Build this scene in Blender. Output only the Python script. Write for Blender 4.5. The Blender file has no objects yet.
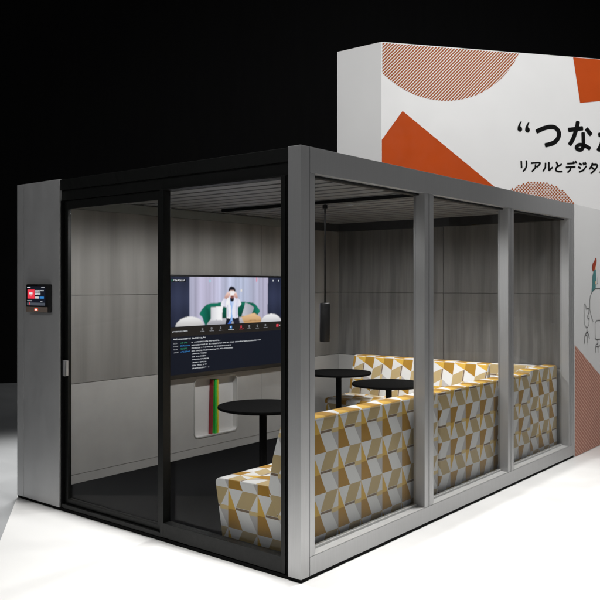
import bpy, bmesh, math, random
from mathutils import Vector, Matrix
random.seed(4)
S = bpy.context.scene
COL = S.collection
R = math.radians

# ------------------------------------------------------------------ node helpers
class E:
    """tiny expression wrapper round Math nodes"""
    def __init__(s, nt, sock): s.nt, s.s = nt, sock
    def op(s, o, *a):
        n = s.nt.nodes.new('ShaderNodeMath'); n.operation = o
        for i, v in enumerate((s,) + a):
            if isinstance(v, E): s.nt.links.new(v.s, n.inputs[i])
            else: n.inputs[i].default_value = v
        return E(s.nt, n.outputs[0])
    def __add__(s, o): return s.op('ADD', o)
    def __sub__(s, o): return s.op('SUBTRACT', o)
    def __mul__(s, o): return s.op('MULTIPLY', o)
    def lt(s, o): return s.op('LESS_THAN', o)
    def gt(s, o): return s.op('GREATER_THAN', o)

def mix(nt, f, a, b, blend='MIX'):
    n = nt.nodes.new('ShaderNodeMix'); n.data_type = 'RGBA'; n.blend_type = blend
    if isinstance(f, E): nt.links.new(f.s, n.inputs[0])
    else: n.inputs[0].default_value = f
    for k, v in ((6, a), (7, b)):
        if isinstance(v, tuple): n.inputs[k].default_value = v + (1,)
        else: nt.links.new(v, n.inputs[k])
    return n.outputs[2]

def new_mat(name):
    m = bpy.data.materials.new(name); m.use_nodes = True
    nt = m.node_tree
    b = nt.nodes.get('Principled BSDF')
    return m, nt, b

def coords(nt, scale=(1, 1, 1), kind='Object'):
    tc = nt.nodes.new('ShaderNodeTexCoord'); mp = nt.nodes.new('ShaderNodeMapping')
    nt.links.new(tc.outputs[kind], mp.inputs[0]); mp.inputs['Scale'].default_value = scale
    return mp.outputs[0]

def noise(nt, vec, scale, detail=4, rough=.55):
    n = nt.nodes.new('ShaderNodeTexNoise'); nt.links.new(vec, n.inputs['Vector'])
    n.inputs['Scale'].default_value = scale; n.inputs['Detail'].default_value = detail
    n.inputs['Roughness'].default_value = rough
    return E(nt, n.outputs[0])

def ramp(nt, e, lo, hi):
    n = nt.nodes.new('ShaderNodeMapRange'); nt.links.new(e.s, n.inputs[0])
    n.inputs[1].default_value = .3; n.inputs[2].default_value = .7
    n.inputs[3].default_value = lo; n.inputs[4].default_value = hi
    return E(nt, n.outputs[0])

def bump(nt, b, e, strength, dist=.002):
    n = nt.nodes.new('ShaderNodeBump'); n.inputs['Strength'].default_value = strength
    n.inputs['Distance'].default_value = dist
    nt.links.new(e.s, n.inputs['Height']); nt.links.new(n.outputs[0], b.inputs['Normal'])

def mat(name, col, rough=.5, metal=0., var=.08, vscale=(1, 1, 1), ns=6, bmp=0., rvar=.08, spec=.5):
    m, nt, b = new_mat(name)
    v = coords(nt, vscale)
    n = noise(nt, v, ns)
    lo = tuple(c * (1 - var) for c in col); hi = tuple(min(1, c * (1 + var)) for c in col)
    nt.links.new(mix(nt, ramp(nt, n, 0, 1), lo, hi), b.inputs['Base Color'])
    nt.links.new(ramp(nt, noise(nt, v, ns * 2.3), max(.02, rough - rvar), min(1, rough + rvar)).s, b.inputs['Roughness'])
    b.inputs['Metallic'].default_value = metal
    b.inputs['Specular IOR Level'].default_value = spec
    if bmp: bump(nt, b, noise(nt, v, ns * 12), bmp)
    return m

def emit(name, col, strength=1., streak=None):
    m, nt, b = new_mat(name)
    b.inputs['Base Color'].default_value = (.002, .002, .002, 1); b.inputs['Roughness'].default_value = .6; b.inputs['Specular IOR Level'].default_value = .05
    if streak:
        n = noise(nt, coords(nt, (1, 30, .6)), 1.2, 5)
        nt.links.new(mix(nt, ramp(nt, n, 0, 1), streak, col), b.inputs['Emission Color'])
    else: b.inputs['Emission Color'].default_value = col + (1,)
    b.inputs['Emission Strength'].default_value = strength
    return m

M = {}
M['alu'] = mat('brushed_aluminium', (.44, .44, .442), .42, .62, .03, (14, 14, .35), 9, .015)
M['alu_panel'] = mat('grey_metal_panel', (.50, .50, .502), .42, .45, .05, (1, 1, .5), 4, .03)
M['alu_light'] = mat('pale_aluminium_sill', (.55, .55, .54), .5, .3, .05, (3, 3, 3), 5)
M['black_frame'] = mat('black_powder_coat', (.0045, .005, .0045), .45, 0, .2, ns=30, bmp=.05, spec=.25)
M['black_void'] = mat('black_gasket', (.003, .003, .003), .8, 0, .2, spec=.1)
M['table_black'] = mat('matt_black_laminate', (.0025, .0025, .0025), .9, 0, .25, ns=40, spec=.05)
M['carpet'] = mat('black_carpet', (.008, .008, .0085), .95, 0, .3, ns=160, bmp=.2, spec=.0)
M['skirt'] = mat('grey_laminate_panel', (.40, .395, .385), .42, 0, .05, (1, 2, 2), 2.5, spec=.5)
M['niche'] = mat('pale_niche_laminate', (.62, .615, .61), .4, 0, .03, ns=3)
M['trim_dark'] = mat('dark_trim', (.02, .02, .02), .6, 0, .2)
M['trim_grey'] = mat('grey_green_trim', (.16, .17, .16), .6, 0, .08)
M['slat'] = mat('grey_slat', (.20, .203, .21), .5, 0, .08, (.3, 12, 12), 8)
M['steel'] = mat('satin_steel', (.45, .45, .46), .35, .6, .02, ns=1, rvar=.01)
M['white_wall'] = mat('white_board', (.78, .78, .775), .6, 0, .02, ns=1.5)
M['grey_wall'] = mat('pale_grey_board', (.62, .62, .615), .6, 0, .02, ns=1.5)
M['orange'] = mat('orange_print', (.42, .085, .022), .7, 0, .04, ns=3, spec=.15)
M['rust'] = mat('rust_print', (.47, .064, .006), .7, 0, .04, ns=3, spec=.15)
M['stripe'] = mat('stripe_print', (.36, .095, .028), .7, 0, .04, ns=3, spec=.15)
M['salmon'] = mat('salmon_print', (.40, .17, .12), .6, 0, .05, ns=3)
M['ink'] = mat('black_ink', (.004, .004, .004), .7, 0, .1, spec=.1)
M['line_ink'] = mat('grey_line_ink', (.10, .10, .10), .6, 0, .1)
M['teal'] = mat('teal_print', (.055, .19, .19), .6, 0, .04)
M['hair_red'] = mat('red_hair_print', (.30, .035, .008), .6, 0, .04)
M['skin'] = mat('skin_print', (.62, .42, .27), .6, 0, .04)
M['backdrop'] = mat('black_drape', (.0085, .0085, .0088), .95, 0, .06, (4, 4, .3), 3, spec=.02)
M['floor'] = mat('grey_hall_floor', (.42, .43, .435), .38, 0, .05, (.35, 1.2, 1), 1.3)
M['bezel'] = mat('black_plastic', (.006, .006, .0065), .35, 0, .1)
M['taupe'] = mat('taupe_plastic', (.22, .17, .14), .4, 0, .05)

def white_floor_mat():
    m, nt, b = new_mat('white_vinyl_floor')
    v = coords(nt, (.25, 1.6, 1))
    n = noise(nt, v, 1.1, 5)
    nt.links.new(mix(nt, ramp(nt, n, 0, 1), (.84, .835, .815), (.88, .875, .86)), b.inputs['Base Color'])
    nt.links.new(ramp(nt, noise(nt, v, 1.9, 5), .3, .48).s, b.inputs['Roughness'])
    bump(nt, b, noise(nt, coords(nt), 60), .04)
    return m
M['white_floor'] = white_floor_mat()

def veneer(name, dark, light, along):
    """wood-grain panel: long vertical figure; along = 'x' or 'y' wall"""
    m, nt, b = new_mat(name)
    bw, fw = (5.0, .09) if along == 'y' else (16, .24)
    cv = coords(nt, (1, 1, .07))
    wob = nt.nodes.new('ShaderNodeTexNoise'); nt.links.new(coords(nt, (1, 1, 1)), wob.inputs['Vector']); wob.inputs['Scale'].default_value = 1.6
    wm = nt.nodes.new('ShaderNodeVectorMath'); wm.operation = 'MULTIPLY_ADD'; wm.inputs[1].default_value = (.06, .06, 0)
    nt.links.new(wob.outputs['Color'], wm.inputs[0]); nt.links.new(cv, wm.inputs[2])
    a = noise(nt, wm.outputs[0], bw, 2, .45)
    f = noise(nt, coords(nt, (1, 1, .015)), 75, 3, .55)
    w = noise(nt, coords(nt, (1, 1, .5)), 1.4, 2)
    k = ramp(nt, a, -.1, .95) + ramp(nt, f, -fw, fw) + ramp(nt, w, -.08, .08)
    nt.links.new(mix(nt, k, dark, light), b.inputs['Base Color'])
    b.inputs['Roughness'].default_value = .6
    b.inputs['Specular IOR Level'].default_value = .3
    return m
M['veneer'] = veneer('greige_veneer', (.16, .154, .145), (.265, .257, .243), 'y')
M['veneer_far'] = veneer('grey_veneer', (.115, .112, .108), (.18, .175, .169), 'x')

def glass_mat(name, tint):
    m, nt, b = new_mat(name)
    nt.nodes.remove(b); out = nt.nodes['Material Output']
    t = nt.nodes.new('ShaderNodeBsdfTransparent'); t.inputs[0].default_value = tint + (1,)
    g = nt.nodes.new('ShaderNodeBsdfGlossy'); g.inputs['Roughness'].default_value = .02
    lw = nt.nodes.new('ShaderNodeLayerWeight'); lw.inputs[0].default_value = .5
    fr = E(nt, lw.outputs['Facing']).op('POWER', 5.) * .5 + .007
    mx = nt.nodes.new('ShaderNodeMixShader')
    nt.links.new(fr.s, mx.inputs[0]); nt.links.new(t.outputs[0], mx.inputs[1]); nt.links.new(g.outputs[0], mx.inputs[2])
    nt.links.new(mx.outputs[0], out.inputs[0])
    return m
M['glass'] = glass_mat('tinted_glass', (.90, .905, .905))
M['glass_clear'] = glass_mat('clear_glass', (.95, .955, .955))

def fabric():
    m, nt, b = new_mat('geometric_upholstery')
    uv = nt.nodes.new('ShaderNodeUVMap').outputs[0]
    sp = nt.nodes.new('ShaderNodeSeparateXYZ'); nt.links.new(uv, sp.inputs[0])
    u = E(nt, sp.outputs[0]).op('FRACT'); v = E(nt, sp.outputs[1]).op('FRACT')
    white, pale, mauve = (.69, .685, .675), (.70, .685, .655), (.46, .44, .43)
    brown, gold, khaki = (.37, .195, .022), (.64, .39, .06), (.47, .355, .175)
    band, dash = (.62, .47, .22), (.19, .13, .085)
    s1 = v * (1 / .45)
    inb = u.gt(s1 * -.23 + .5) * u.lt(s1 * -.25 + 1.)
    upper = mix(nt, inb, white, khaki)
    st = mix(nt, u.gt(.72), pale, band)
    st = mix(nt, u.gt(.27) * u.lt(.72) * v.gt(.458) * v.lt(.517), st, dash)
    s2 = (v - .56) * (1 / .44)
    lower = mix(nt, u.gt(s2 * .28 + .72), white, mauve)
    c = mix(nt, v.gt(.45), upper, st)
    c = mix(nt, v.gt(.56), c, lower)
    tri = mix(nt, v.gt(.52), gold, brown)
    c = mix(nt, u.lt(v * .5), c, tri)
    sc = nt.nodes.new('ShaderNodeVectorMath'); sc.operation = 'SCALE'; sc.inputs['Scale'].default_value = 1
    nt.links.new(uv, sc.inputs[0])
    wv = noise(nt, sc.outputs[0], 110, 3)
    c = mix(nt, .10, c, mix(nt, wv, (.3, .3, .3), (1, 1, 1)), 'MULTIPLY')
    nt.links.new(c, b.inputs['Base Color'])
    b.inputs['Roughness'].default_value = .85
    b.inputs['Specular IOR Level'].default_value = .2
    b.inputs['Sheen Weight'].default_value = .1
    bump(nt, b, wv, .25, .001)
    return m
M['fabric'] = fabric()

# ------------------------------------------------------------------ mesh helpers
def link(o): COL.objects.link(o); return o

class MB:
    def __init__(s): s.bm = bmesh.new(); s.mats = []
    def mi(s, m):
        if m not in s.mats: s.mats.append(m)
        return s.mats.index(m)
    def box(s, x0, y0, z0, x1, y1, z1, m=None, bev=0.):
        b = bmesh.new(); bmesh.ops.create_cube(b, size=1)
        for v in b.verts:
            v.co = Vector(((x0 + x1) / 2 + v.co.x * (x1 - x0), (y0 + y1) / 2 + v.co.y * (y1 - y0), (z0 + z1) / 2 + v.co.z * (z1 - z0)))
        if bev: bmesh.ops.bevel(b, geom=b.edges[:], offset=bev, segments=2, affect='EDGES', profile=.6)
        return s.add(b, m)
    def add(s, b, m=None):
        i = s.mi(m) if m else 0
        me = bpy.data.meshes.new('tmp')
        for f in b.faces: f.material_index = i
        b.to_mesh(me); b.free(); s.bm.from_mesh(me); bpy.data.meshes.remove(me)
        return s
    def prism(s, pts, d, m=None, bev=0., seg=3):
        """closed polygon (list of 3-D points) extruded by the vector d"""
        b = bmesh.new()
        f = b.faces.new([b.verts.new(p) for p in pts])
        r = bmesh.ops.extrude_face_region(b, geom=[f])
        bmesh.ops.translate(b, vec=Vector(d), verts=[g for g in r['geom'] if isinstance(g, bmesh.types.BMVert)])
        bmesh.ops.recalc_face_normals(b, faces=b.faces[:])
        if bev: bmesh.ops.bevel(b, geom=b.edges[:], offset=bev, segments=seg, affect='EDGES', profile=.5)
        return s.add(b, m)
    def flat(s, pts, m=None):
        b = bmesh.new(); b.faces.new([b.verts.new(p) for p in pts]); return s.add(b, m)
    def lathe(s, prof, c=(0, 0, 0), n=64, m=None):
        b = bmesh.new(); rings = []
        for r, z in prof:
            rings.append([b.verts.new((c[0] + r * math.cos(2 * math.pi * k / n), c[1] + r * math.sin(2 * math.pi * k / n), c[2] + z)) for k in range(n)])
        for a, q in zip(rings, rings[1:]):
            for k in range(n): b.faces.new((a[k], a[(k + 1) % n], q[(k + 1) % n], q[k]))
        b.faces.new(rings[0][::-1]); b.faces.new(rings[-1])
        for f in b.faces: f.smooth = True
        return s.add(b, m)
    def build(s, name, m=None, parent=None, smooth=None):
        me = bpy.data.meshes.new(name)
        bmesh.ops.remove_doubles(s.bm, verts=s.bm.verts[:], dist=1e-6) if smooth else None
        s.bm.to_mesh(me); s.bm.free()
        if s.mats and m is None:
            for q in s.mats: me.materials.append(q)
        elif m: me.materials.append(m)
        if smooth:
            for p in me.polygons: p.use_smooth = True
            me.set_sharp_from_angle(angle=R(smooth))
        o = link(bpy.data.objects.new(name, me))
        if parent: o.parent = parent
        return o

def tag(o, label=None, cat=None, group=None, kind=None):
    for k, v in (('label', label), ('category', cat), ('group', group), ('kind', kind)):
        if v: o[k] = v
    return o

def thing(name, label, cat, loc=(0, 0, 0), group=None):
    o = link(bpy.data.objects.new(name, None)); o.location = loc; o.empty_display_size = .2
    return tag(o, label, cat, group)

def rrect(a0, b0, a1, b1, r, n=6):
    pts = []
    for cx, cy, s in ((a1 - r, b1 - r, 0), (a0 + r, b1 - r, 90), (a0 + r, b0 + r, 180), (a1 - r, b0 + r, 270)):
        for k in range(n + 1):
            t = R(s + 90 * k / n); pts.append((cx + r * math.cos(t), cy + r * math.sin(t)))
    return pts

def curve_plate(outer, holes, th):
    """flat plate with holes in local XY, thickness th, as bmesh (via a filled 2-D curve)"""
    cu = bpy.data.curves.new('tmp', 'CURVE'); cu.dimensions = '2D'; cu.fill_mode = 'BOTH'; cu.extrude = th / 2
    for loop in [outer] + holes:
        sp = cu.splines.new('POLY'); sp.points.add(len(loop) - 1); sp.use_cyclic_u = True
        for p, q in zip(sp.points, loop): p.co = (q[0], q[1], 0, 1)
    return curve_bm(cu)

def curve_bm(cu):
    o = link(bpy.data.objects.new('tmp', cu))
    dg = bpy.context.evaluated_depsgraph_get(); dg.update()
    me = bpy.data.meshes.new_from_object(o.evaluated_get(dg))
    b = bmesh.new(); b.from_mesh(me)
    bpy.data.objects.remove(o); bpy.data.meshes.remove(me); bpy.data.curves.remove(cu)
    return b

def text_bm(body, size, offset=0., depth=.001, spacing=1.):
    cu = bpy.data.curves.new('tmp', 'FONT'); cu.body = body; cu.size = size; cu.offset = offset
    cu.extrude = depth; cu.space_character = spacing
    return curve_bm(cu)

def stroke(pts, w, n_off, frame):
    """thin printed line: quads of width w along 2-D points; frame maps (a,b,offset)->3-D"""
    b = bmesh.new()
    for (p, q) in zip(pts, pts[1:]):
        d = Vector((q[0] - p[0], q[1] - p[1]))
        if d.length < 1e-6: continue
        d.normalize(); s = Vector((-d.y, d.x)) * w / 2; e = d * w * .3
        c = [(p[0] - e.x + s.x, p[1] - e.y + s.y), (p[0] - e.x - s.x, p[1] - e.y - s.y), (q[0] + e.x - s.x, q[1] + e.y - s.y), (q[0] + e.x + s.x, q[1] + e.y + s.y)]
        b.faces.new([b.verts.new(frame(x, y, n_off)) for x, y in c])
    return b

# ------------------------------------------------------------------ setting
def sheet(name, pts, z, m):
    mb = MB(); mb.flat([(x, y, z) for x, y in pts]); return tag(mb.build(name, m), kind='structure')
sheet('hall_floor', [(-40, -40), (40, -40), (40, 40), (-40, 40)], -.004, M['floor'])
# pale vinyl laid square to the exhibition grid (edge direction -.8,.6)
e0 = Vector((-2.656, -.026)); ed = Vector((-.8, .6)); en = Vector((.6, .8))
pA = e0 + ed * 2.2; pB = e0 - ed * 14
sheet('white_floor', [pA[:], pB[:], (pB + en * 16)[:], (pA + en * 16)[:]][::-1], 0., M['white_floor'])
q0 = Vector((-9, 3.69)); mb = MB()
a, b_ = q0 - en * 40, q0 + en * 60; th = ed * .1
mb.prism([(a.x, a.y, -.1), (b_.x, b_.y, -.1), (b_.x, b_.y, 14), (a.x, a.y, 14)], (th.x, th.y, 0))
tag(mb.build('backdrop', M['backdrop']), kind='structure')

# ------------------------------------------------------------------ meeting booth
L, WD, HT = 3.94, 2.69, 2.3
booth = thing('meeting_booth', 'grey metal and glass meeting booth with black sliding door, standing on the white floor', 'meeting booth')
mb = MB(); mb.box(-WD + .004, .004, .0015, -.004, L - .004, .019); mb.build('plinth', M['black_void'], booth)
mb = MB(); mb.box(-2.60, .09, .0195, -.085, L - .065, .027); mb.build('carpet', M['carpet'], booth)
Z0 = .0195
mb = MB(); mb.box(-.08, .0735, Z0 + .001, -.003, .0775, HT - .001); mb.build('shadow_gap', M['black_void'], booth)
mb = MB(); mb.box(-.086, L - .0425, Z0 + .001, -.004, L - .0395, HT - .001); mb.build('shadow_gap', M['black_void'], booth)
def post(x0, y0, x1, y1):
    mb = MB(); mb.box(x0, y0, Z0, x1, y1, HT, bev=.002); return mb.build('corner_post', M['alu'], booth)
post(-.088, 0, 0, .073); post(-.088, L - .04, 0, L); post(-WD, L - .06, -WD + .088, L)
# window wall (x = 0)
mb = MB(); mb.box(-.088, .078, 2.162, -.001, L - .042, HT, bev=.0015); mb.build('top_beam', M['alu'], booth)
mb = MB(); mb.box(-.088, .078, Z0, -.001, L - .042, .118, bev=.0015); mb.build('bottom_rail', M['alu'], booth)
def frame_member(y0, y1, grooves=()):
    """box section with a shadow groove down its face"""
    mb = MB(); ys = [y0] + list(grooves) + [y1]
    for i, (a, b) in enumerate(zip(ys, ys[1:])):
        mb.box(-.086, a + (.003 if i else 0), .1195, -.0025, b - (.003 if i < len(ys) - 2 else 0), 2.1605, bev=.001)
    return mb
for y0, y1, g in ((.078, .122, ()), (1.278, 1.392, (1.325, 1.338)), (2.545, 2.648, (2.588, 2.602)), (3.818, L - .042, (3.852, 3.866))):
    mu = frame_member(y0, y1, g).build('mullion', M['alu'], booth)
    mb = MB(); mb.box(-.084, y0 + .002, .1198, -.012, y1 - .002, 2.1602); mb.build('gasket', M['black_void'], mu)
for y0, y1 in ((.122, 1.278), (1.392, 2.545), (2.648, 3.818)):
    p = MB(); p.box(-.078, y0 + .001, .136, -.068, y1 - .001, 2.147); pn = p.build('glass_pane', M['glass'], booth)
    f = MB()
    f.box(-.086, y0 + .0005, .1185, -.004, y1 - .0005, .1215, bev=.0008); f.box(-.086, y0 + .0005, .1217, -.060, y1 - .0005, .1352, bev=.001)
    f.build('glazing_sill', M['alu_light'], booth)
    f = MB(); f.box(-.086, y0 + .0005, 2.149, -.045, y1 - .0005, 2.1612, bev=.001); f.build('glazing_head', M['black_frame'], booth)
# silver side panel left of the door
mb = MB(); mb.box(-WD, 0, Z0, -2.609, .08, HT, bev=.002); mb.box(-2.6065, .0005, Z0, -2.163, .08, HT, bev=.002)
mb.build('side_panel', M['alu_panel'], booth)
# black front: fascia, head, jambs
mb = MB()
mb.box(-2.161, .006, 2.222, -.09, .085, HT - .004, bev=.002)
mb.box(-2.161, .022, 2.152, -.09, .085, 2.2205)
mb.build('fascia', M['black_frame'], booth)
mb = MB()
mb.box(-2.161, .012, Z0, -2.1445, .085, 2.151, bev=.001); mb.build('door_jamb', M['black_void'], booth)
mb = MB(); mb.box(-.1140, .012, Z0, -.09, .085, 2.151, bev=.001); mb.build('door_jamb', M['black_void'], booth)
# sliding door leaf (left), 25 mm behind the fixed light
def leaf(name, x0, x1, z0, z1, y0, y1, sl, sr, bt, tp, m, glass, parent):
    t = link(bpy.data.objects.new(name, None)); t.parent = parent
    mb = MB()
    mb.box(x0, y0, z0, x0 + sl, y1, z1, bev=.0015); mb.box(x1 - sr, y0, z0, x1, y1, z1, bev=.0015)
    mb.box(x0 + sl, y0 + .0005, z0, x1 - sr, y1, z0 + bt, bev=.0015); mb.box(x0 + sl, y0 + .0005, z1 - tp, x1 - sr, y1, z1, bev=.0015)
    o = mb.build(name, m, parent); bpy.data.objects.remove(t)
    g = MB(); g.box(x0 + sl + .001, y1 - .011, z0 + bt + .001, x1 - sr - .001, y1 - .004, z1 - tp - .001); g.build('glass_pane', glass, o)
    return o
door = leaf('sliding_door', -2.1435, -1.1195, .024, 2.150, .034, .063, .0355, .050, .058, .058, M['black_frame'], M['glass_clear'], booth)
fixed = leaf('fixed_window', -1.118, -.1150, Z0 + .004, 2.150, .0075, .066, .030, .030, .088, .006, M['black_frame'], M['glass_clear'], booth)
mb = MB(); mb.box(-2.142, .0095, Z0 + .001, -1.119, .0325, .048, bev=.0015)
mb.build('track_cover', M['black_frame'], booth)
# pull handle
mb = MB()
mb.box(-2.138, .012, .934, -2.122, .033, 1.043, bev=.002); mb.box(-2.118, .008, .934, -2.112, .033, 1.043, bev=.001)
mb.box(-2.109, .016, .936, -2.101, .033, 1.041, bev=.001); mb.build('handle', M['steel'], door)

# inner left wall (x = -2.6) : veneer boards over grey wainscot with a rounded niche
def plate_x(outer, holes, x, th):     # plate in the y-z plane
    b = curve_plate(outer, holes, th)
    for v in b.verts: v.co = Vector((x + v.co.z, v.co.x, v.co.y))
    return b
XW = -2.606
mb = MB()
for y0, y1 in ((.088, 2.598), (2.602, L - .062)):
    for z0, z1 in ((.803, 1.4835), (1.4865, 2.152)): mb.box(XW - .02, y0, z0, XW, y1, z1, bev=.0012)
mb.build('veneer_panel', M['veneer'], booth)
NY0, NY1, NZ0, NZ1 = 1.70, 2.25, .19, .715
mb = MB()
mb.add(plate_x([(.088, .1), (2.598, .1), (2.598, .799), (.088, .799)], [rrect(NY0, NZ0, NY1, NZ1, .04)], XW - .01, .02))
mb.box(XW - .02, 2.602, .1, XW, L - .062, .799, bev=.001)
mb.box(XW - .02, .088, .028, XW - .003, L - .062, .097)
wain = mb.build('wainscot', M['skirt'], booth)
rr = rrect(NY0 - .001, NZ0 - .001, NY1 + .001, NZ1 + .001, .041); ri = rrect(NY0 + .004, NZ0 + .004, NY1 - .004, NZ1 - .004, .036)
mb = MB(); mb.add(plate_x(rr, [ri], XW - .024, .05)); mb.add(plate_x(rr, [], XW - .0535, .008))
mb.build('niche', M['niche'], wain)
rim_o = rrect(NY0 - .006, NZ0 - .006, NY1 + .006, NZ1 + .006, .046); rim_i = rrect(NY0 + .005, NZ0 + .005, NY1 - .005, NZ1 - .005, .035)
mb = MB(); mb.add(plate_x(rim_o, [rim_i], XW + .0035, .004)); mb.build('niche_rim', M['alu_light'], wain)
mb = MB(); mb.box(-WD + .003, .082, Z0, XW - .0605, L - .065, HT - .012); mb.box(XW - .06, .09, .03, XW - .024, NY0 - .01, 2.15)
mb.build('outer_wall', M['alu_panel'], booth)
# far wall (y = L-.06)
YW = L - .062
mb = MB()
for x0, x1 in ((-2.604, -1.302), (-1.298, -.092)):
    for z0, z1 in ((.803, 1.4835), (1.4865, 2.152)): mb.box(x0, YW, z0, x1, YW + .02, z1, bev=.0012)
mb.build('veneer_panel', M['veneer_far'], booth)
mb = MB()
for x0, x1 in ((-2.604, -1.302), (-1.298, -.092)): mb.box(x0, YW, .1, x1, YW + .02, .799, bev=.001)
mb.box(-2.604, YW + .003, .028, -.092, YW + .02, .097); mb.build('wainscot', M['skirt'], booth)
mb = MB(); mb.box(-2.604, YW + .021, Z0, -.092, L - .002, HT - .012); mb.build('outer_wall', M['trim_dark'], booth)
# cornice bands and slatted ceiling
mb = MB(); mb.box(XW - .02, .088, 2.1535, XW + .012, 3.20, 2.2265); mb.build('cornice', M['trim_grey'], booth)
mb = MB(); mb.box(XW - .02, 3.202, 2.1535, XW + .03, YW - .031, 2.252); mb.box(XW + .0305, YW - .03, 2.1535, -.09, YW + .018, 2.252)
mb.box(XW - .02, YW - .0305, 2.1535, XW + .03, YW + .018, 2.252); mb.build('cornice', M['trim_dark'], booth)
mb = MB(); y = .13; 
while y < 3.8:
    mb.box(-2.592, y, 2.232, -.10, y + .118, 2.250, bev=.002); mb.box(-2.592, y + .05, 2.2505, -.10, y + .06, 2.279)
    y += .1605
ceil = mb.build('slatted_ceiling', M['slat'], booth)
mb = MB(); mb.box(-WD + .006, .09, 2.2805, -.09, L - .005, 2.290); mb.build('roof_panel', M['trim_dark'], booth)

# ------------------------------------------------------------------ lounge seating
PU, PV = .2325, .2295
def uv_box(o, u0x, u0y, v0, flip=False, top=None, turned=False):
    """box-map the cloth: u along the face, v downwards, tile PU x PV; world offsets baked in"""
    me = o.data; uvl = me.uv_layers.new(name='UVMap')
    for p in me.polygons:
        n = p.normal; ax, ay, az = abs(n.x), abs(n.y), abs(n.z)
        for li in p.loop_indices:
            c = me.vertices[me.loops[li].vertex_index].co
            if top == 'back' and az > ax and az > ay: u, v = .03 + abs(c.x) * 1.6, (c.y - u0y) / PU
            elif az > ax and az > ay: u, v = (c.y - u0y) / PU, (c.x + .1) / PV
            elif ax >= ay and turned: u, v = (.752 - c.z) / PV, (u0y - c.y) / PU
            elif ax >= ay: u, v = (c.y - u0y) / PU, (v0 - c.z) / PV
            else: u, v = (c.x - u0x) / PU, (v0 - c.z) / PV
            if flip and not (az > ax and az > ay): v = -v
            uvl.data[li].uv = (u, v)

def bench(label, length, u0y, u0x, v0, flip, turned=False):
    """bench in local axes: length along +y from 0, back plane x=0, seat towards -x"""
    t = thing('lounge_bench', label, 'bench', group='patterned lounge benches')
    mb = MB()
    prof = [(-.01, .0), (-.595, .0), (-.6545, .325), (-.655, .338), (-.650, .350), (-.640, .358), (-.626, .3625), (-.23, .374), (-.01, .374)]
    mb.prism([(x, 0, z) for x, z in prof], (0, length, 0), bev=.010, seg=3)
    s = mb.build('seat', M['fabric'], t, smooth=50)
    mb = MB()
    mb.prism([(x, -.003, z) for x, z in [(0, .0), (-.05, .0), (-.243, .34), (-.205, .54), (-.135, .764), (0, .764)]], (0, length + .006, 0), bev=.02, seg=4)
    k = mb.build('backrest', M['fabric'], t, smooth=50)
    uv_box(s, u0x + .012, u0y, v0 - .017, flip); uv_box(k, u0x, u0y, v0, flip, 'back', turned)
    mb = MB(); mb.box(-.55, .04, -.027, -.04, length - .04, .004); mb.build('base', M['table_black'], t)
    return t
ZS = .054
B1 = bench('patterned bench with its seat end showing behind the fixed window beside the door', 1.535, .493 - .14, -.677 + .12, .614 - ZS, False)
B1.location = (-.12, .14, ZS)
B2 = bench('patterned bench seen from behind through the middle window pane, its pattern upside down', 1.555, 1.84 - 1.692, -.677 + .12, .46 - ZS, True)
B2.location = (-.12, 1.692, ZS)
B3 = bench('patterned bench with its back against the far wall, behind the two rear tables', 1.55, .12, -.1, .614 - ZS, False, True)
B3.location = (-.742, YW - .012, ZS); B3.rotation_euler = (0, 0, R(90))
ct = thing('corner_seat', 'patterned square corner seat at the far right end, by the last window pane', 'corner seat', group=None)
ct.location = (-.12, 3.257, ZS)
mb = MB(); mb.prism([(-.01, 0, 0), (-.60, 0, 0), (-.60, 0, .372), (-.01, 0, .372)], (0, .60, 0), bev=.024, seg=4); s_ = mb.build('seat', M['fabric'], ct, smooth=50)
mb = MB(); mb.box(-.135, -.003, 0, 0, .606, .782, bev=.02); k1 = mb.build('backrest', M['fabric'], ct, smooth=50)
mb = MB(); mb.box(-.605, .462, .0, -.137, .606, .770, bev=.02); k2 = mb.build('backrest', M['fabric'], ct, smooth=50)
for o in (s_, k1, k2): uv_box(o, 0, 3.427 - 3.257, .606 - ZS, False, None if o is s_ else 'back')
mb = MB(); mb.box(-.56, .04, -.027, -.04, .56, .004); mb.build('base', M['table_black'], ct)

# ------------------------------------------------------------------ tables
def table(label, x, y):
    t = thing('round_table', label, 'table', (x, y, .0275), 'round black pedestal tables')
    mb = MB(); mb.lathe([(.30, .650), (.318, .652), (.325, .658), (.325, .667), (.322, .6725), (.314, .6725)], n=96); mb.build('tabletop', M['table_black'], t, smooth=40)
    mb = MB(); mb.lathe([(.0275, .008), (.0275, .640), (.09, .644), (.09, .6495)], n=40); mb.build('column', M['table_black'], t, smooth=30)
    mb = MB(); mb.lathe([(.20, .0), (.20, .004), (.195, .0075), (.03, .0078)], n=64); mb.build('base_plate', M['table_black'], t, smooth=40)
table('round black table seen through the fixed window beside the door, in front of the television', -1.185, 1.03)
table('rearmost round black table, by the left end of the far bench', -2.06, 3.14)
table('round black table in front of the far bench, nearer of the two rear tables', -1.195, 2.705)

# ------------------------------------------------------------------ pendant on its ceiling track
pt = thing('pendant_lamp', 'slim black cylinder pendant lamp hanging from a black ceiling track', 'pendant lamp', (-1.185, 1.765, 0))
mb = MB(); mb.box(-1.13, -.015, 2.206, 1.06, .015, 2.2305, bev=.002); mb.build('track_bar', M['table_black'], pt)
mb = MB(); mb.lathe([(.0065, 1.425), (.0065, 2.2)], n=16); mb.lathe([(.02, 2.17), (.02, 2.1955)], n=24); mb.build('cord', M['table_black'], pt, smooth=40)
mb = MB(); mb.lathe([(.030, 1.118), (.036, 1.1165), (.0415, 1.119), (.0425, 1.123), (.0425, 1.414), (.0405, 1.421), (.035, 1.4245), (.007, 1.425)], n=48); mb.build('shade', M['bezel'], pt, smooth=40)

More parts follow.
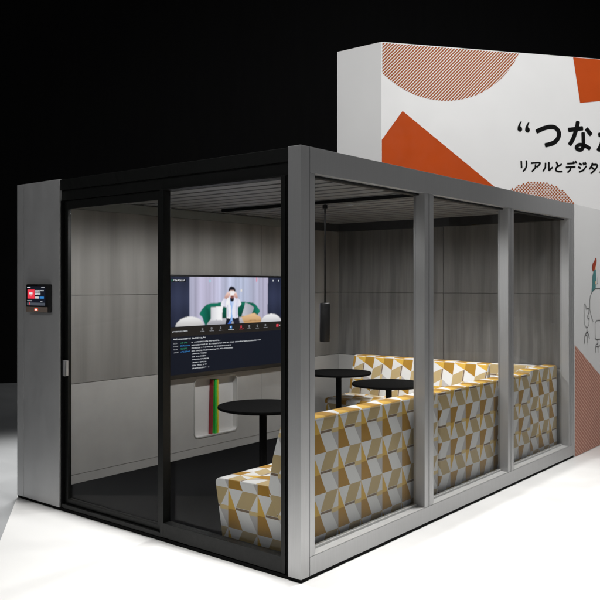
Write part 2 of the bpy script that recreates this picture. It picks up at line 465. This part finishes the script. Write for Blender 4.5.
# ------------------------------------------------------------------ television
TX = -2.55
tv = thing('television', 'large wall television showing a video call above a dark chat panel', 'television', (TX, 2.165, 1.2))
mb = MB(); mb.box(-.052, -.81, -.452, -.002, .81, .455, bev=.004); mb.build('casing', M['bezel'], tv)
SC = MB(); lay = [0]
def sp(pts, m):
    lay[0] += 1
    SC.flat([(.0004 + min(lay[0], 30) * .00012 + max(0, lay[0] - 30) * .000004, y - 2.165, z - 1.2) for y, z in pts], m)
def dome(y0, y1, z0, z1, m, full=False):
    n = 28; cy = (y0 + y1) / 2; pts = []
    for k in range(n + 1):
        t = (math.pi if not full else 2 * math.pi) * k / n
        pts.append((cy + (y1 - y0) / 2 * math.cos(t), (z0 + (z1 - z0) * math.sin(t)) if not full else ((z0 + z1) / 2 + (z1 - z0) / 2 * math.sin(t))))
    sp(pts if not full else pts[:-1], m)
C = {k: emit('screen_' + k, v) for k, v in dict(panel=(.008, .010, .018), bar=(.020, .017, .015), text=(.72, .74, .78), grey=(.36, .37, .40), green=(.03, .25, .14), blue=(.04, .22, .55), red=(.75, .06, .09), wall=(.034, .042, .082), sofa=(.004, .135, .08), sofa_dark=(.002, .07, .045), sofa_lit=(.008, .20, .125), wood_dark=(.45, .26, .12), coat_shade=(.60, .60, .74), chair_shade=(.46, .44, .45), seat=(.42, .42, .44), white=(.82, .81, .84), chair=(.62, .60, .60), cushion=(.47, .46, .49), wood=(.60, .38, .19), hair=(.008, .008, .012), skin=(.72, .47, .42), coat=(.80, .78, .90), trouser=(.012, .013, .025), lanyard=(.25, .42, .80), cblue=(.08, .18, .55), fold=(.30, .31, .46)).items()}
C['curtain'] = emit('screen_curtain', (.56, .57, .76), 1., (.30, .31, .45))
rect = lambda y0, z0, y1, z1, m: sp([(y0, z0), (y1, z0), (y1, z1), (y0, z1)], m)
rect(1.368, .785, 2.962, 1.640, C['panel'])
rect(1.368, 1.115, 2.962, 1.20, C['bar'])
# ---- the video picture: a grid of small cells, each its own emitted colour
def in_poly(p, poly):
    c = False; x, y = p; k = len(poly) - 1
    for i in range(len(poly)):
        (xi, yi), (xk, yk) = poly[i], poly[k]
        if (yi > y) != (yk > y) and x < (xk - xi) * (y - yi) / (yk - yi) + xi: c = not c
        k = i
    return c
def ell(cy, cz, ry, rz): return lambda p: ((p[0] - cy) / ry) ** 2 + ((p[1] - cz) / rz) ** 2 < 1
def pol(*pts): return lambda p: in_poly(p, pts)
def grad(a, b, axis, lo, hi):
    def f(p):
        t = max(0, min(1, (p[axis] - lo) / (hi - lo))); return tuple(a[i] + (b[i] - a[i]) * t for i in range(3))
    return f
flat = lambda c: (lambda p: c)
rnd = random.Random(11)
fold = [(rnd.uniform(25, 160), rnd.uniform(0, 6.28), rnd.uniform(.03, .09)) for _ in range(9)]
def curtain(p):
    y, z = p
    v = .74 + sum(a * math.sin(f * y + ph + .7 * math.sin(3 * z + ph)) for f, ph, a in fold) * .62
    v *= .80 + .25 * math.exp(-((y - 2.05) / .42) ** 2) + .10 * (z - 1.4)
    tint = .04 * math.sin(7.3 * y + 1.1)
    return (v * (.72 + tint), v * (.73 - tint * .3), v * (.96 - tint * .3))
def wallc(p): 
    t = .8 + .5 * math.exp(-((p[1] - 1.45) / .12) ** 2) + .1 * math.sin(40 * p[0])
    return (.026 * t, .032 * t, .066 * t)
LAY = [
 (lambda p: True, wallc),
 (pol((1.592, 1.2), (2.622, 1.2), (2.634, 1.7), (1.589, 1.7)), curtain),
 (ell(2.252, 1.512, .010, .013), flat((.95, .88, .78))), (ell(2.466, 1.615, .008, .024), flat((.85, .25, .35))), (ell(1.84, 1.60, .010, .012), flat((.35, .72, .85))),
 (pol((1.71, 1.306), (1.729, 1.337), (1.765, 1.368), (1.803, 1.390), (1.84, 1.399), (1.90, 1.404), (2.10, 1.405), (2.29, 1.405), (2.36, 1.402), (2.416, 1.394), (2.45, 1.378), (2.473, 1.360), (2.517, 1.312), (2.49, 1.287), (2.466, 1.268), (2.431, 1.274), (2.35, 1.235), (1.841, 1.235), (1.80, 1.205), (1.784, 1.2), (1.765, 1.235), (1.747, 1.274)), grad((.003, .085, .055), (.006, .185, .115), 1, 1.24, 1.40)),
 (pol((1.86, 1.245), (1.855, 1.36), (1.88, 1.375), (2.37, 1.375), (2.40, 1.35), (2.40, 1.245)), grad((.002, .045, .03), (.003, .12, .075), 1, 1.25, 1.37)),
 (pol((1.71, 1.306), (1.729, 1.337), (1.765, 1.368), (1.79, 1.382), (1.83, 1.33), (1.84, 1.25), (1.80, 1.205), (1.784, 1.2), (1.765, 1.235), (1.747, 1.274)), grad((.006, .20, .13), (.002, .075, .048), 0, 1.72, 1.84)),
 (pol((2.36, 1.402), (2.416, 1.394), (2.473, 1.360), (2.517, 1.312), (2.49, 1.287), (2.45, 1.30), (2.41, 1.36)), grad((.002, .09, .055), (.010, .23, .15), 0, 2.37, 2.50)),
 (pol((1.79, 1.2), (1.841, 1.252), (2.05, 1.262), (2.26, 1.266), (2.31, 1.2)), grad((.36, .36, .40), (.62, .61, .66), 1, 1.2, 1.262)),
 (pol((1.853, 1.364), (1.89, 1.362), (1.93, 1.369), (2.007, 1.367), (1.998, 1.31), (1.994, 1.243), (1.92, 1.249), (1.847, 1.243), (1.852, 1.30)), grad((.70, .70, .74), (1.0, .99, 1.0), 0, 1.85, 1.95)),
 (pol((2.304, 1.399), (2.37, 1.381), (2.431, 1.348), (2.41, 1.31), (2.381, 1.276), (2.255, 1.275), (2.285, 1.34)), grad((.62, .62, .68), (.38, .38, .44), 0, 2.27, 2.42)),
 (pol((2.252, 1.267), (2.34, 1.282), (2.431, 1.297), (2.49, 1.27), (2.534, 1.249), (2.534, 1.2), (2.29, 1.2)), grad((.55, .31, .13), (.88, .58, .32), 1, 1.2, 1.29)),
 (pol((2.29, 1.226), (2.42, 1.232), (2.534, 1.224), (2.534, 1.219), (2.42, 1.226), (2.29, 1.220)), flat((.34, .18, .07))),
 (pol((2.055, 1.275), (2.218, 1.272), (2.232, 1.2), (2.155, 1.2), (2.136, 1.236), (2.106, 1.2), (2.038, 1.2)), grad((.006, .007, .016), (.022, .022, .035), 0, 2.05, 2.22)),
 (pol((2.062, 1.2), (2.10, 1.24), (2.12, 1.252), (2.116, 1.2)), flat((.05, .16, .62))),
 (pol((1.981, 1.372), (1.984, 1.400), (2.0, 1.425), (2.03, 1.448), (2.075, 1.452), (2.078, 1.41), (2.053, 1.358)), grad((.95, .93, 1.0), (.62, .62, .80), 0, 1.99, 2.07)),
 (pol((2.196, 1.355), (2.235, 1.368), (2.252, 1.39), (2.236, 1.42), (2.205, 1.445), (2.16, 1.447), (2.170, 1.40)), grad((.66, .65, .82), (.96, .94, 1.0), 0, 2.18, 2.24)),
 (pol((2.022, 1.44), (2.045, 1.482), (2.065, 1.50), (2.095, 1.492), (2.082, 1.45), (2.06, 1.435)), grad((.55, .30, .25), (.95, .66, .58), 1, 1.44, 1.49)),
 (pol((2.165, 1.438), (2.205, 1.438), (2.195, 1.475), (2.18, 1.498), (2.15, 1.49), (2.156, 1.455)), grad((.55, .30, .25), (.95, .66, .58), 1, 1.44, 1.49)),
 (pol((2.058, 1.440), (2.085, 1.449), (2.165, 1.449), (2.195, 1.420), (2.203, 1.36), (2.207, 1.262), (2.17, 1.256), (2.128, 1.262), (2.09, 1.256), (2.052, 1.264), (2.054, 1.34), (2.046, 1.398)), grad((1.0, .99, 1.0), (.80, .79, .94), 0, 2.06, 2.20)),
 (pol((2.066, 1.385), (2.074, 1.385), (2.078, 1.27), (2.064, 1.27)), flat((.66, .66, .84))), (pol((2.178, 1.40), (2.186, 1.40), (2.190, 1.268), (2.174, 1.268)), flat((.62, .62, .82))),
 (pol((2.097, 1.447), (2.155, 1.447), (2.148, 1.385), (2.126, 1.335), (2.102, 1.385)), grad((.36, .50, .86), (.66, .76, 1.0), 0, 2.10, 2.15)),
 (pol((2.106, 1.425), (2.114, 1.425), (2.125, 1.33), (2.134, 1.232), (2.104, 1.232), (2.116, 1.32)), flat((.30, .52, .95))),
 (ell(2.126, 1.487, .040, .050), grad((.95, .70, .62), (.62, .36, .32), 0, 2.09, 2.17)),
 (ell(2.127, 1.432, .026, .022), flat((.010, .011, .02))), (ell(2.128, 1.452, .022, .012), flat((.26, .10, .09))),
 (pol((2.083, 1.497), (2.079, 1.520), (2.092, 1.540), (2.115, 1.551), (2.142, 1.549), (2.163, 1.536), (2.173, 1.514), (2.167, 1.494), (2.155, 1.512), (2.125, 1.517), (2.098, 1.512)), flat((.008, .008, .014))),
 (pol((2.080, 1.468), (2.168, 1.468), (2.172, 1.498), (2.14, 1.508), (2.10, 1.506), (2.076, 1.496)), grad((.96, .80, .74), (1.0, .97, .98), 0, 2.08, 2.12)),
 (ell(2.088, 1.474, .012, .016), flat((.86, .52, .45))), (ell(2.162, 1.474, .012, .016), flat((.80, .48, .42))),
 (ell(1.595, 1.196, .172, .092), grad((.56, .54, .54), (.95, .94, .94), 1, 1.2, 1.285)), (ell(2.678, 1.192, .156, .090), grad((.58, .57, .60), (.98, .97, .98), 1, 1.2, 1.28)),
]
NX, NZ, VY0, VY1, VZ0, VZ1 = 330, 92, 1.368, 2.962, 1.2035, 1.638
px = [[None] * NX for _ in range(NZ)]
for r in range(NZ):
    for c in range(NX):
        p = (VY0 + (VY1 - VY0) * (c + .5) / NX, VZ0 + (VZ1 - VZ0) * (r + .5) / NZ)
        for test, colf in reversed(LAY):
            if test(p): px[r][c] = colf(p); break
def blurred(px):                                        # a camera's softness
    out = []
    for r in range(NZ):
        row = []
        for c in range(NX):
            a = [0, 0, 0]; wsum = 0
            for dr in (-1, 0, 1):
                for dc in (-1, 0, 1):
                    q = px[min(max(r + dr, 0), NZ - 1)][min(max(c + dc, 0), NX - 1)]; w_ = (2 - abs(dr)) * (2 - abs(dc)); wsum += w_
                    for i in range(3): a[i] += q[i] * w_
            row.append(tuple(v / wsum for v in a))
        out.append(row)
    return out
px = blurred(px)
vb = bmesh.new(); xo = .0012
gv = [[vb.verts.new((xo, VY0 - 2.165 + (VY1 - VY0) * c / (NX - 1), VZ0 - 1.2 + (VZ1 - VZ0) * r / (NZ - 1))) for c in range(NX)] for r in range(NZ)]
for r in range(NZ - 1):
    for c in range(NX - 1): vb.faces.new((gv[r][c], gv[r][c + 1], gv[r + 1][c + 1], gv[r + 1][c]))
vme = bpy.data.meshes.new('video_picture'); vb.to_mesh(vme); vb.free()
at = vme.attributes.new('picture', 'FLOAT_COLOR', 'POINT')
for r in range(NZ):
    for c in range(NX): at.data[r * NX + c].color = px[r][c] + (1,)
vm, vnt, vbs = new_mat('screen_video')
an = vnt.nodes.new('ShaderNodeAttribute'); an.attribute_name = 'picture'
vnt.links.new(an.outputs['Color'], vbs.inputs['Emission Color']); vbs.inputs['Emission Strength'].default_value = .98
vbs.inputs['Base Color'].default_value = (.002, .002, .002, 1); vbs.inputs['Roughness'].default_value = .6; vbs.inputs['Specular IOR Level'].default_value = .05
vme.materials.append(vm)
vo = link(bpy.data.objects.new('video_picture', vme)); vo.parent = tv
lay[0] = 12
def dashes(y, z, y1, m, h=.011):
    """a line of small type too fine to read: broken strokes, as in the photograph"""
    while y < y1:
        w = h * random.uniform(.75, 1.0); k = h * .19
        for q in sorted(random.sample((0, .27, .54, .80), random.choice((2, 3, 3)))):
            a = random.uniform(0, .2) * w; rect(y + a, z + q * h, y + w * random.uniform(.75, 1), z + q * h + k, m)
        for q in random.sample((.05, .42, .75), random.choice((1, 2))): rect(y + q * w, z + random.uniform(0, .3) * h, y + q * w + k, z + h * random.uniform(.7, 1), m)
        y += w + h * .18
        if random.random() < .07: y += h
rect(1.375, 1.59, 1.545, 1.618, C['panel']); rect(1.378, 1.596, 1.388, 1.612, C['green']); dashes(1.40, 1.598, 1.535, C['text'], .014)
rect(2.70, 1.600, 2.712, 1.614, C['text']); rect(2.78, 1.600, 2.795, 1.614, C['text'])
dashes(1.385, 1.155, 1.56, C['text'])
for y in (1.743, 1.856, 1.972, 2.246, 2.36, 2.473, 2.59):
    k = C['red'] if abs(y - 2.246) < .01 else C['grey']
    rect(y - .009, 1.162, y + .009, 1.182, k); rect(y - .004, 1.166, y + .004, 1.178, C['bar']); dashes(y - .025, 1.146, y + .025, k, .008)
rect(2.09, 1.160, 2.122, 1.186, C['blue']); rect(2.10, 1.167, 2.112, 1.18, C['text']); dashes(2.07, 1.146, 2.14, C['text'], .008)
rect(2.752, 1.150, 2.787, 1.176, C['red']); rect(2.80, 1.158, 2.812, 1.17, C['grey'])
dashes(1.397, 1.088, 1.60, C['text'], .014); dashes(1.615, 1.088, 1.77, C['text'], .014)
for k, (z, e) in enumerate(((1.054, 1.955), (1.028, 2.52), (1.002, 2.10), (.976, 2.13))):
    dashes(1.397, z, 1.443, C['grey']); dashes(1.477, z, 1.555 if k % 2 == 0 else 1.575, C['green'] if k % 2 == 0 else C['blue'], .013); dashes(1.607, z, e, C['text'], .0105)
for k in range(6): dashes(1.613, .951 - k * .0256, 1.78 + .03 * (k % 3 == 2), C['text'], .0105)
SC.build('screen', None, tv)

# ------------------------------------------------------------------ wall tablet beside the door
tb = thing('wall_tablet', 'small black touch screen with red square, mounted on the grey panel left of the door', 'touch screen', (-2.388, 0, 1.47))
mb = MB(); mb.box(-.14, -.030, -.100, .14, .002, .102, bev=.010); mb.build('casing', M['bezel'], tb, smooth=40)
mb = MB(); mb.box(-.138, -.032, -.098, .132, -.010, -.060, bev=.005); mb.build('speaker_bar', M['taupe'], tb, smooth=40)
TS = MB(); tl = [0]
def tr(x0, z0, x1, z1, m):
    tl[0] += 1; y = -.0303 - tl[0] * .0001; TS.flat([(x0, y, z0), (x1, y, z0), (x1, y, z1), (x0, y, z1)], m)
tr(-.118, -.052, .105, .086, C['panel'])
tr(-.116, -.002, -.028, .062, emit('tablet_red', (.85, .05, .08))); tr(-.094, .028, -.054, .042, C['white']); tr(-.085, .014, -.06, .018, C['chair'])
for k, (z, e) in enumerate(((.052, .085), (.043, .035), (.034, .04), (.025, .05))):
    x = -.018
    while x < e: w = random.uniform(.006, .014); tr(x, z, x + w, z + .006, C['text']); x += w + .003
tr(-.018, -.001, .030, .013, C['chair']); tr(.040, -.001, .092, .013, C['blue'])
tr(-.116, .076, -.075, .082, C['text']); tr(.06, .076, .10, .081, C['grey'])
tr(-.118, -.050, .105, -.030, emit('tablet_slider', (.07, .08, .10))); tr(-.116, -.020, -.055, -.014, C['grey']); tr(.05, -.022, .075, -.017, C['grey'])
tr(-.092, -.044, -.078, -.028, C['red'])
TS.build('screen', None, tb)
mb = MB(); mb.box(-.024, -.0345, -.088, .016, -.031, -.070, bev=.001, m=emit('signal_ring', (.9, .10, .05))); mb.box(-.016, -.0355, -.084, .008, -.0343, -.074, m=emit('signal_lamp', (1, .75, .65), 1.6))
mb.build('signal_light', None, tb)

# ------------------------------------------------------------------ folders in the niche
for y, w, lean, colr, lab in ((1.927, .010, -.016, (.30, .02, .025), 'dark red folder standing in the wall niche, leftmost of three'), (1.977, .019, 0, (.03, .60, .07), 'bright green folder standing in the wall niche, in the middle'), (2.006, .013, .002, (.75, .62, .04), 'yellow folder standing in the wall niche, rightmost of three')):
    f = thing('folder', lab, 'folder', (XW - .048, y, NZ0 + .005), 'folders in the wall niche')
    m = mat('folder_card', colr, .5, 0, .05)
    hh = .50
    mb = MB(); mb.prism([(0, -w / 2 + lean * -.0, 0), (0, w / 2, 0), (0, w / 2 - lean, hh), (0, -w / 2 - lean, hh)], (.044, 0, 0), bev=.002, seg=2); mb.build('cover', m, f)
    mb = MB(); mb.prism([(0.0441, -w / 2 + .003, .02), (0.0441, w / 2 - .003, .02), (.0441, w / 2 - lean - .003, hh - .02), (.0441, -w / 2 - lean + .003, hh - .02)], (.0015, 0, 0)); mb.build('spine', m, f)

# ------------------------------------------------------------------ tall printed exhibition wall
P = Vector((-2.505, 4.587, 0)); U = Vector((.6, .8, 0)); N = Vector((.8, -.6, 0)); HW = 4.41
fr = lambda t, z, o=.003: P + U * t + N * o + Vector((0, 0, z))
dw = thing('exhibition_wall', 'tall white exhibition wall with orange shapes and black Japanese lettering, rising behind the booth', 'display wall', P[:])
def place(o): o.matrix_parent_inverse = Matrix.Translation(-P); return o
mb = MB(); w = 7.5
mb.prism([P[:], (P + U * w)[:], (P + U * w - N * .62)[:], (P + Vector((-.64, 0, 0)) + U * .1 - N * .2)[:], (P + Vector((-.64, 0, 0)))[:]], (0, 0, HW), bev=.002)
place(mb.build('panel', M['white_wall'], dw))
def clip(poly, a, b, c):
    out = []
    for p, q in zip(poly, poly[1:] + poly[:1]):
        fp, fq = a * p[0] + b * p[1] - c, a * q[0] + b * q[1] - c
        if fp <= 0: out.append(p)
        if fp * fq < 0:
            s = fp / (fp - fq); out.append((p[0] + (q[0] - p[0]) * s, p[1] + (q[1] - p[1]) * s))
    return out
def arc_poly(c, r, n=96): return [(c[0] + r * math.cos(2 * math.pi * k / n), c[1] + r * math.sin(2 * math.pi * k / n)) for k in range(n)]
def put(mb, poly, frame, o=.003):
    if len(poly) > 2: mb.flat([frame(x, y, o) for x, y in poly])
# striped disc, cut by the wall's edges
cc, rad = (.76, 4.90), 1.137
disc = clip(clip(arc_poly(cc, rad), -1, 0, -.012), 0, 1, HW - .012)
mb = MB(); k = -3.; dx, dz = math.cos(R(45)), math.sin(R(45)); pitch = .0275
while k < 8:
    c0 = k
    s = clip(clip(disc, -dz, dx, c0 + .0165), dz, -dx, -c0); k += pitch
    put(mb, s, fr)
place(mb.build('striped_disc', M['stripe'], dw))
mb = MB(); put(mb, [(.006, 3.265), (.264, 3.615), (1.474, 2.743), (1.474, 1.6), (.006, 1.6)], fr); place(mb.build('orange_shape', M['rust'], dw))
mb = MB(); put(mb, [(2.529, HW - .006), (2.628, 3.84), (3.2, 3.922), (3.2, HW - .006)], fr); place(mb.build('orange_shape', M['rust'], dw))
mb = MB(); cc, rad = (2.035, 2.22), .622; p_ = .043
for i in range(-18, 19):
    for j in range(-30, 31):
        x, z = cc[0] + (i + (j % 2) * .5) * p_, cc[1] + j * p_ * .5
        if (x - cc[0]) ** 2 + (z - cc[1]) ** 2 < rad ** 2: put(mb, [(x + .0155 * math.cos(R(a)), z + .0155 * math.sin(R(a))) for a in range(0, 360, 90)], fr)
place(mb.build('dotted_disc', M['stripe'], dw))
G = {'quote' : [(1.761, 3.464), (1.765, 3.503), (1.787, 3.549), (1.808, 3.573), (1.821, 3.564), (1.804, 3.53), (1.802, 3.509), (1.823, 3.492), (1.826, 3.461), (1.804, 3.441), (1.778, 3.444)] ,
     'tsu' : [(2.024, 3.455), (2.111, 3.496), (2.199, 3.52), (2.269, 3.518), (2.318, 3.481), (2.331, 3.426), (2.304, 3.366), (2.243, 3.32), (2.144, 3.291)] ,
     'na1' : [(2.468, 3.496), (2.66, 3.525)] ,
     'na2' : [(2.597, 3.603), (2.575, 3.513), (2.53, 3.392), (2.481, 3.315)] ,
     'na3' : [(2.718, 3.52), (2.779, 3.453)] ,
     'na4' : [(2.669, 3.468), (2.673, 3.359), (2.671, 3.295), (2.642, 3.258), (2.593, 3.26), (2.575, 3.283), (2.602, 3.312), (2.653, 3.318), (2.709, 3.305), (2.765, 3.274)] ,
     'ga1' : [(2.894, 3.452), (3.038, 3.483), (3.072, 3.456), (3.054, 3.352), (3.022, 3.274), (2.976, 3.28)] ,
     'ga2' : [(2.981, 3.58), (2.962, 3.451), (2.922, 3.32), (2.885, 3.259)] ,
     'ga3' : [(3.118, 3.539), (3.177, 3.437)] ,
     'ga4' : [(3.141, 3.61), (3.168, 3.571)] ,
     'ga5' : [(3.191, 3.626), (3.219, 3.588)] ,}
SM =  [[(1.813, 3.084), (1.817, 3.001)], [(1.882, 3.091), (1.884, 3.037), (1.869, 2.993), (1.838, 2.961)], [(1.949, 3.062), (2.066, 3.071), (2.05, 3.039), (2.022, 3.016)], [(2.007, 3.047), (2.003, 3.006), (1.959, 2.962)], [(2.144, 3.072), (2.142, 3.019), (2.111, 2.971)], [(2.19, 3.083), (2.192, 2.981), (2.241, 3.022)], [(2.293, 3.091), (2.32, 3.035)], [(2.368, 3.064), (2.304, 3.029), (2.287, 2.996), (2.313, 2.974), (2.377, 2.976)], [(2.448, 3.075), (2.539, 3.082)], [(2.428, 3.029), (2.557, 3.04)], [(2.497, 3.035), (2.488, 3.0), (2.452, 2.967)], [(2.53, 3.104), (2.546, 3.079)], [(2.559, 3.111), (2.575, 3.086)], [(2.615, 3.085), (2.646, 3.067)], [(2.602, 3.043), (2.633, 3.025)], [(2.615, 2.978), (2.671, 3.002), (2.714, 3.055)], [(2.667, 3.093), (2.682, 3.068)], [(2.694, 3.102), (2.709, 3.077)], [(2.802, 3.096), (2.79, 3.064), (2.759, 3.019)], [(2.799, 3.074), (2.869, 3.075), (2.847, 3.024), (2.779, 2.966)], [(2.788, 3.042), (2.835, 3.012)], [(2.947, 3.09), (2.942, 3.032), (2.908, 2.981)], [(2.994, 3.099), (2.997, 2.992), (3.049, 3.033)]]
def pen(mb, pts, w, lift):
    if len(pts) == 3:
        pen(mb, pts[:2], w, lift); pen(mb, pts[1:], w, lift + .0001); return
    # round-ended marker stroke as stacked flat pieces on the wall face
    P2 = [Vector(p) for p in pts]
    if len(P2) > 3:                                     # smooth the polyline
        Q = []
        for k in range(len(P2) - 1):
            a, b, c, d = P2[max(k - 1, 0)], P2[k], P2[k + 1], P2[min(k + 2, len(P2) - 1)]
            for i in range(5):
                t = i / 5
                Q.append(.5 * ((2 * b) + (c - a) * t + (2 * a - 5 * b + 4 * c - d) * t * t + (3 * b - a - 3 * c + d) * t ** 3))
        P2 = Q + [P2[-1]]
    n = len(P2); Lf, Rt = [], []
    for k in range(n):
        d = (P2[min(k + 1, n - 1)] - P2[max(k - 1, 0)]).normalized(); q = Vector((-d.y, d.x)) * w / 2
        Lf.append(P2[k] + q); Rt.append(P2[k] - q)
    b = bmesh.new()
    va = [b.verts.new(fr(p.x, p.y, lift)) for p in Lf]; vb = [b.verts.new(fr(p.x, p.y, lift)) for p in Rt]
    for k in range(n - 1): b.faces.new((va[k], va[k + 1], vb[k + 1], vb[k]))
    mb.add(b)
    for p, q in ((P2[0], P2[1]), (P2[-1], P2[-2])):      # softly squared ends
        d = (p - q).normalized(); sd = Vector((-d.y, d.x))
        put(mb, [tuple(p + sd * w * .5), tuple(p + sd * w * .42 + d * w * .12), tuple(p + sd * w * .3 + d * w * .18), tuple(p - sd * w * .3 + d * w * .18), tuple(p - sd * w * .42 + d * w * .12), tuple(p - sd * w * .5)], fr, lift + .0001)
mb = MB(); lift = .0035
put(mb, G['quote'], fr, lift); put(mb, [(x + .103, z - .006) for x, z in G['quote']], fr, lift)
for k, g in G.items():
    if k != 'quote': lift += .0003; pen(mb, g, .056 if k != 'na4' else .050, lift)
place(mb.build('headline_lettering', M['ink'], dw))
mb = MB(); lift = .0035
for g in SM: lift += .0002; pen(mb, g, .0225, lift)
place(mb.build('subtitle_lettering', M['ink'], dw))

# ------------------------------------------------------------------ low partition flush with the window wall
lp = thing('partition_wall', 'pale grey partition wall beside the booth, printed with line drawings and a salmon hatched triangle', 'partition', (0, L, 0))
def placep(o): o.matrix_parent_inverse = Matrix.Translation((0, -L, 0)); return o
mb = MB(); mb.box(-.12, L + .012, .0015, 0, 7.6, 2.3, bev=.002); placep(mb.build('panel', M['grey_wall'], lp))
fx = lambda y, z, o=.003: Vector((o, y, z))
tri = [(L + .016, .004), (5.95, .004), (5.95, .035), (L + .016, 1.02)]
base = MB(); put(base, tri, fx, .002); placep(base.build('hatched_triangle', M['salmon'], lp))
mb = MB(); k = -6.
dx, dz = math.cos(R(-33)), math.sin(R(-33))
while k < 6:
    put(mb, clip(clip(tri, -dz, dx, k + .011), dz, -dx, -k), fx, .004); k += .030
placep(mb.build('hatch_lines', mat('pale_hatch_print', (.60, .36, .28), .6), lp))
def art(name, poly, m, o=.003):
    mb = MB(); put(mb, poly, fx, o); return placep(mb.build(name, m, lp))
art('drawn_dress', [(4.462, 1.71), (4.514, 1.717), (4.524, 1.62), (4.512, 1.565), (4.506, 1.531), (4.47, 1.528), (4.392, 1.484), (4.402, 1.532), (4.418, 1.576), (4.420, 1.649)], M['teal'])
art('drawn_hair', [(4.498, 1.826), (4.522, 1.825), (4.533, 1.80), (4.528, 1.775), (4.514, 1.756), (4.490, 1.735), (4.458, 1.702), (4.433, 1.697), (4.412, 1.71), (4.410, 1.740), (4.426, 1.775), (4.46, 1.79)], M['hair_red'], .004)
art('drawn_face', [(4.516, 1.757), (4.516, 1.716), (4.478, 1.712), (4.478, 1.728)], M['skin'], .0035)
art('drawn_hand', [(4.49, 1.60), (4.522, 1.60), (4.522, 1.572), (4.49, 1.572)], M['skin'], .004)
mb = MB()
for pts, wd in (([(5.4, 1.531), (4.506, 1.531), (4.45, 1.517), (4.392, 1.488), (4.356, 1.46), (4.344, 1.42), (4.344, 1.333), (4.37, 1.285), (4.408, 1.242), (4.43, 1.215)], .009),
               ([(4.211, 1.391), (4.196, 1.385), (4.188, 1.35), (4.196, 1.303), (4.193, 1.238), (4.205, 1.195), (4.24, 1.172), (4.265, 1.165), (4.295, 1.172), (4.318, 1.195), (4.330, 1.25), (4.32, 1.30)], .007),
               ([(4.215, 1.390), (4.242, 1.357), (4.25, 1.34), (4.285, 1.345), (4.325, 1.340), (4.313, 1.301), (4.278, 1.274), (4.29, 1.25), (4.325, 1.245)], .008),
               ([(4.265, 1.165), (4.265, 1.122), (4.23, 1.105), (4.21, 1.09), (4.20, 1.02)], .010), ([(4.265, 1.122), (4.30, 1.105), (4.325, 1.08), (4.335, 1.055)], .010),
               ([(4.215, 1.085), (4.245, 1.095), (4.275, 1.085), (4.285, 1.018)], .009), ([(4.245, 1.115), (4.30, 1.125)], .012),
               ([(5.2, 1.222), (4.522, 1.222), (4.49, 1.195), (4.496, 1.05), (4.53, 1.038), (5.2, 1.035)], .008),
               ([(4.564, 1.039), (4.572, .999), (4.52, .990), (4.506, .96), (4.506, .915)], .010), ([(4.572, .999), (4.575, .912)], .008), ([(4.52, .975), (4.60, .962), (4.65, .985), (4.66, .915)], .009),
               ([(4.53, 1.575), (4.56, 1.58), (4.56, 1.64)], .006)):
    mb.add(stroke(pts, wd * .85, .0045, fx))
placep(mb.build('line_drawing', M['line_ink'], lp))

# ------------------------------------------------------------------ light
def area(name, loc, target, size, energy, spread=180, col=(1, .985, .96), sy=None):
    l = bpy.data.lights.new(name, 'AREA'); l.energy = energy; l.size = size; l.color = col; l.spread = R(spread)
    if sy: l.shape = 'RECTANGLE'; l.size_y = sy
    o = link(bpy.data.objects.new(name, l)); o.location = loc
    o.rotation_euler = (Vector(target) - Vector(loc)).to_track_quat('-Z', 'Y').to_euler(); return o
def spot(name, loc, target, energy, ang, blend=.6, rad=.1, col=(1, .99, .98)):
    l = bpy.data.lights.new(name, 'SPOT'); l.energy = energy; l.spot_size = R(ang); l.spot_blend = blend; l.shadow_soft_size = rad; l.color = col
    o = link(bpy.data.objects.new(name, l)); o.location = loc
    o.rotation_euler = (Vector(target) - Vector(loc)).to_track_quat('-Z', 'Y').to_euler(); return o
spot('hall_spot_front', (-.9, .15, 9), (-.8, -.5, 0), 2900, 36, 1., .3)
spot('hall_spot_window', (.45, 1.9, 9), (.55, 1.8, 0), 3250, 38, 1., .3)
spot('hall_spot_corner', (.5, -.5, 9), (.7, -.8, 0), 1800, 30, 1., .3)
spot('hall_spot_left', (-3.6, .9, 8), (-3.45, .7, 0), 3600, 26, 1., .4)
spot('wall_spot', (3.4, 2.4, 6.2), (-.9, 6.2, 3.2), 1330, 84, .9, .3)
spot('booth_front_fill', (-3.2, -6.5, 6.2), (-1.6, 0, 1.9), 380, 34, 1., .5)
spot('wall_spot_side', (-3.6, -1.8, 6.8), (-2.9, 4.6, 3.4), 760, 40, 1., .3)
for y in (.6, 1.35, 2.1, 2.75): spot('booth_downlight', (-.62, y, 2.205), (-.45, y, 0), 46, 105, .8, .06)
for x in (-.55, -1.1, -1.65, -2.15): spot('booth_downlight', (x, 3.22, 2.205), (x, 3.36, 0), 62, 74, .9, .06)
for y in (.7, 1.45, 2.2): spot('booth_downlight', (-1.2, y, 2.205), (-1.25, y, 0), 44, 173, .3, .06)

w = bpy.data.worlds.new('World'); S.world = w; w.use_nodes = True
w.node_tree.nodes['Background'].inputs[0].default_value = (.62, .63, .645, 1)
w.node_tree.nodes['Background'].inputs[1].default_value = .16

# ------------------------------------------------------------------ camera
cd = bpy.data.cameras.new('Camera'); cam = link(bpy.data.objects.new('Camera', cd))
cd.sensor_width = 36; cd.lens = 36 * 795 / 600; cd.shift_y = -15 / 600; cd.clip_end = 200; cd.clip_start = .05
cam.location = (2.618, -3.233, 1.565); cam.rotation_euler = (R(90), 0, R(39.07))
S.camera = cam
S.view_settings.view_transform = 'Standard'; S.view_settings.look = 'None'; S.view_settings.exposure = 0; S.view_settings.gamma = 1
S.cycles.max_bounces = 10; S.cycles.transparent_max_bounces = 16
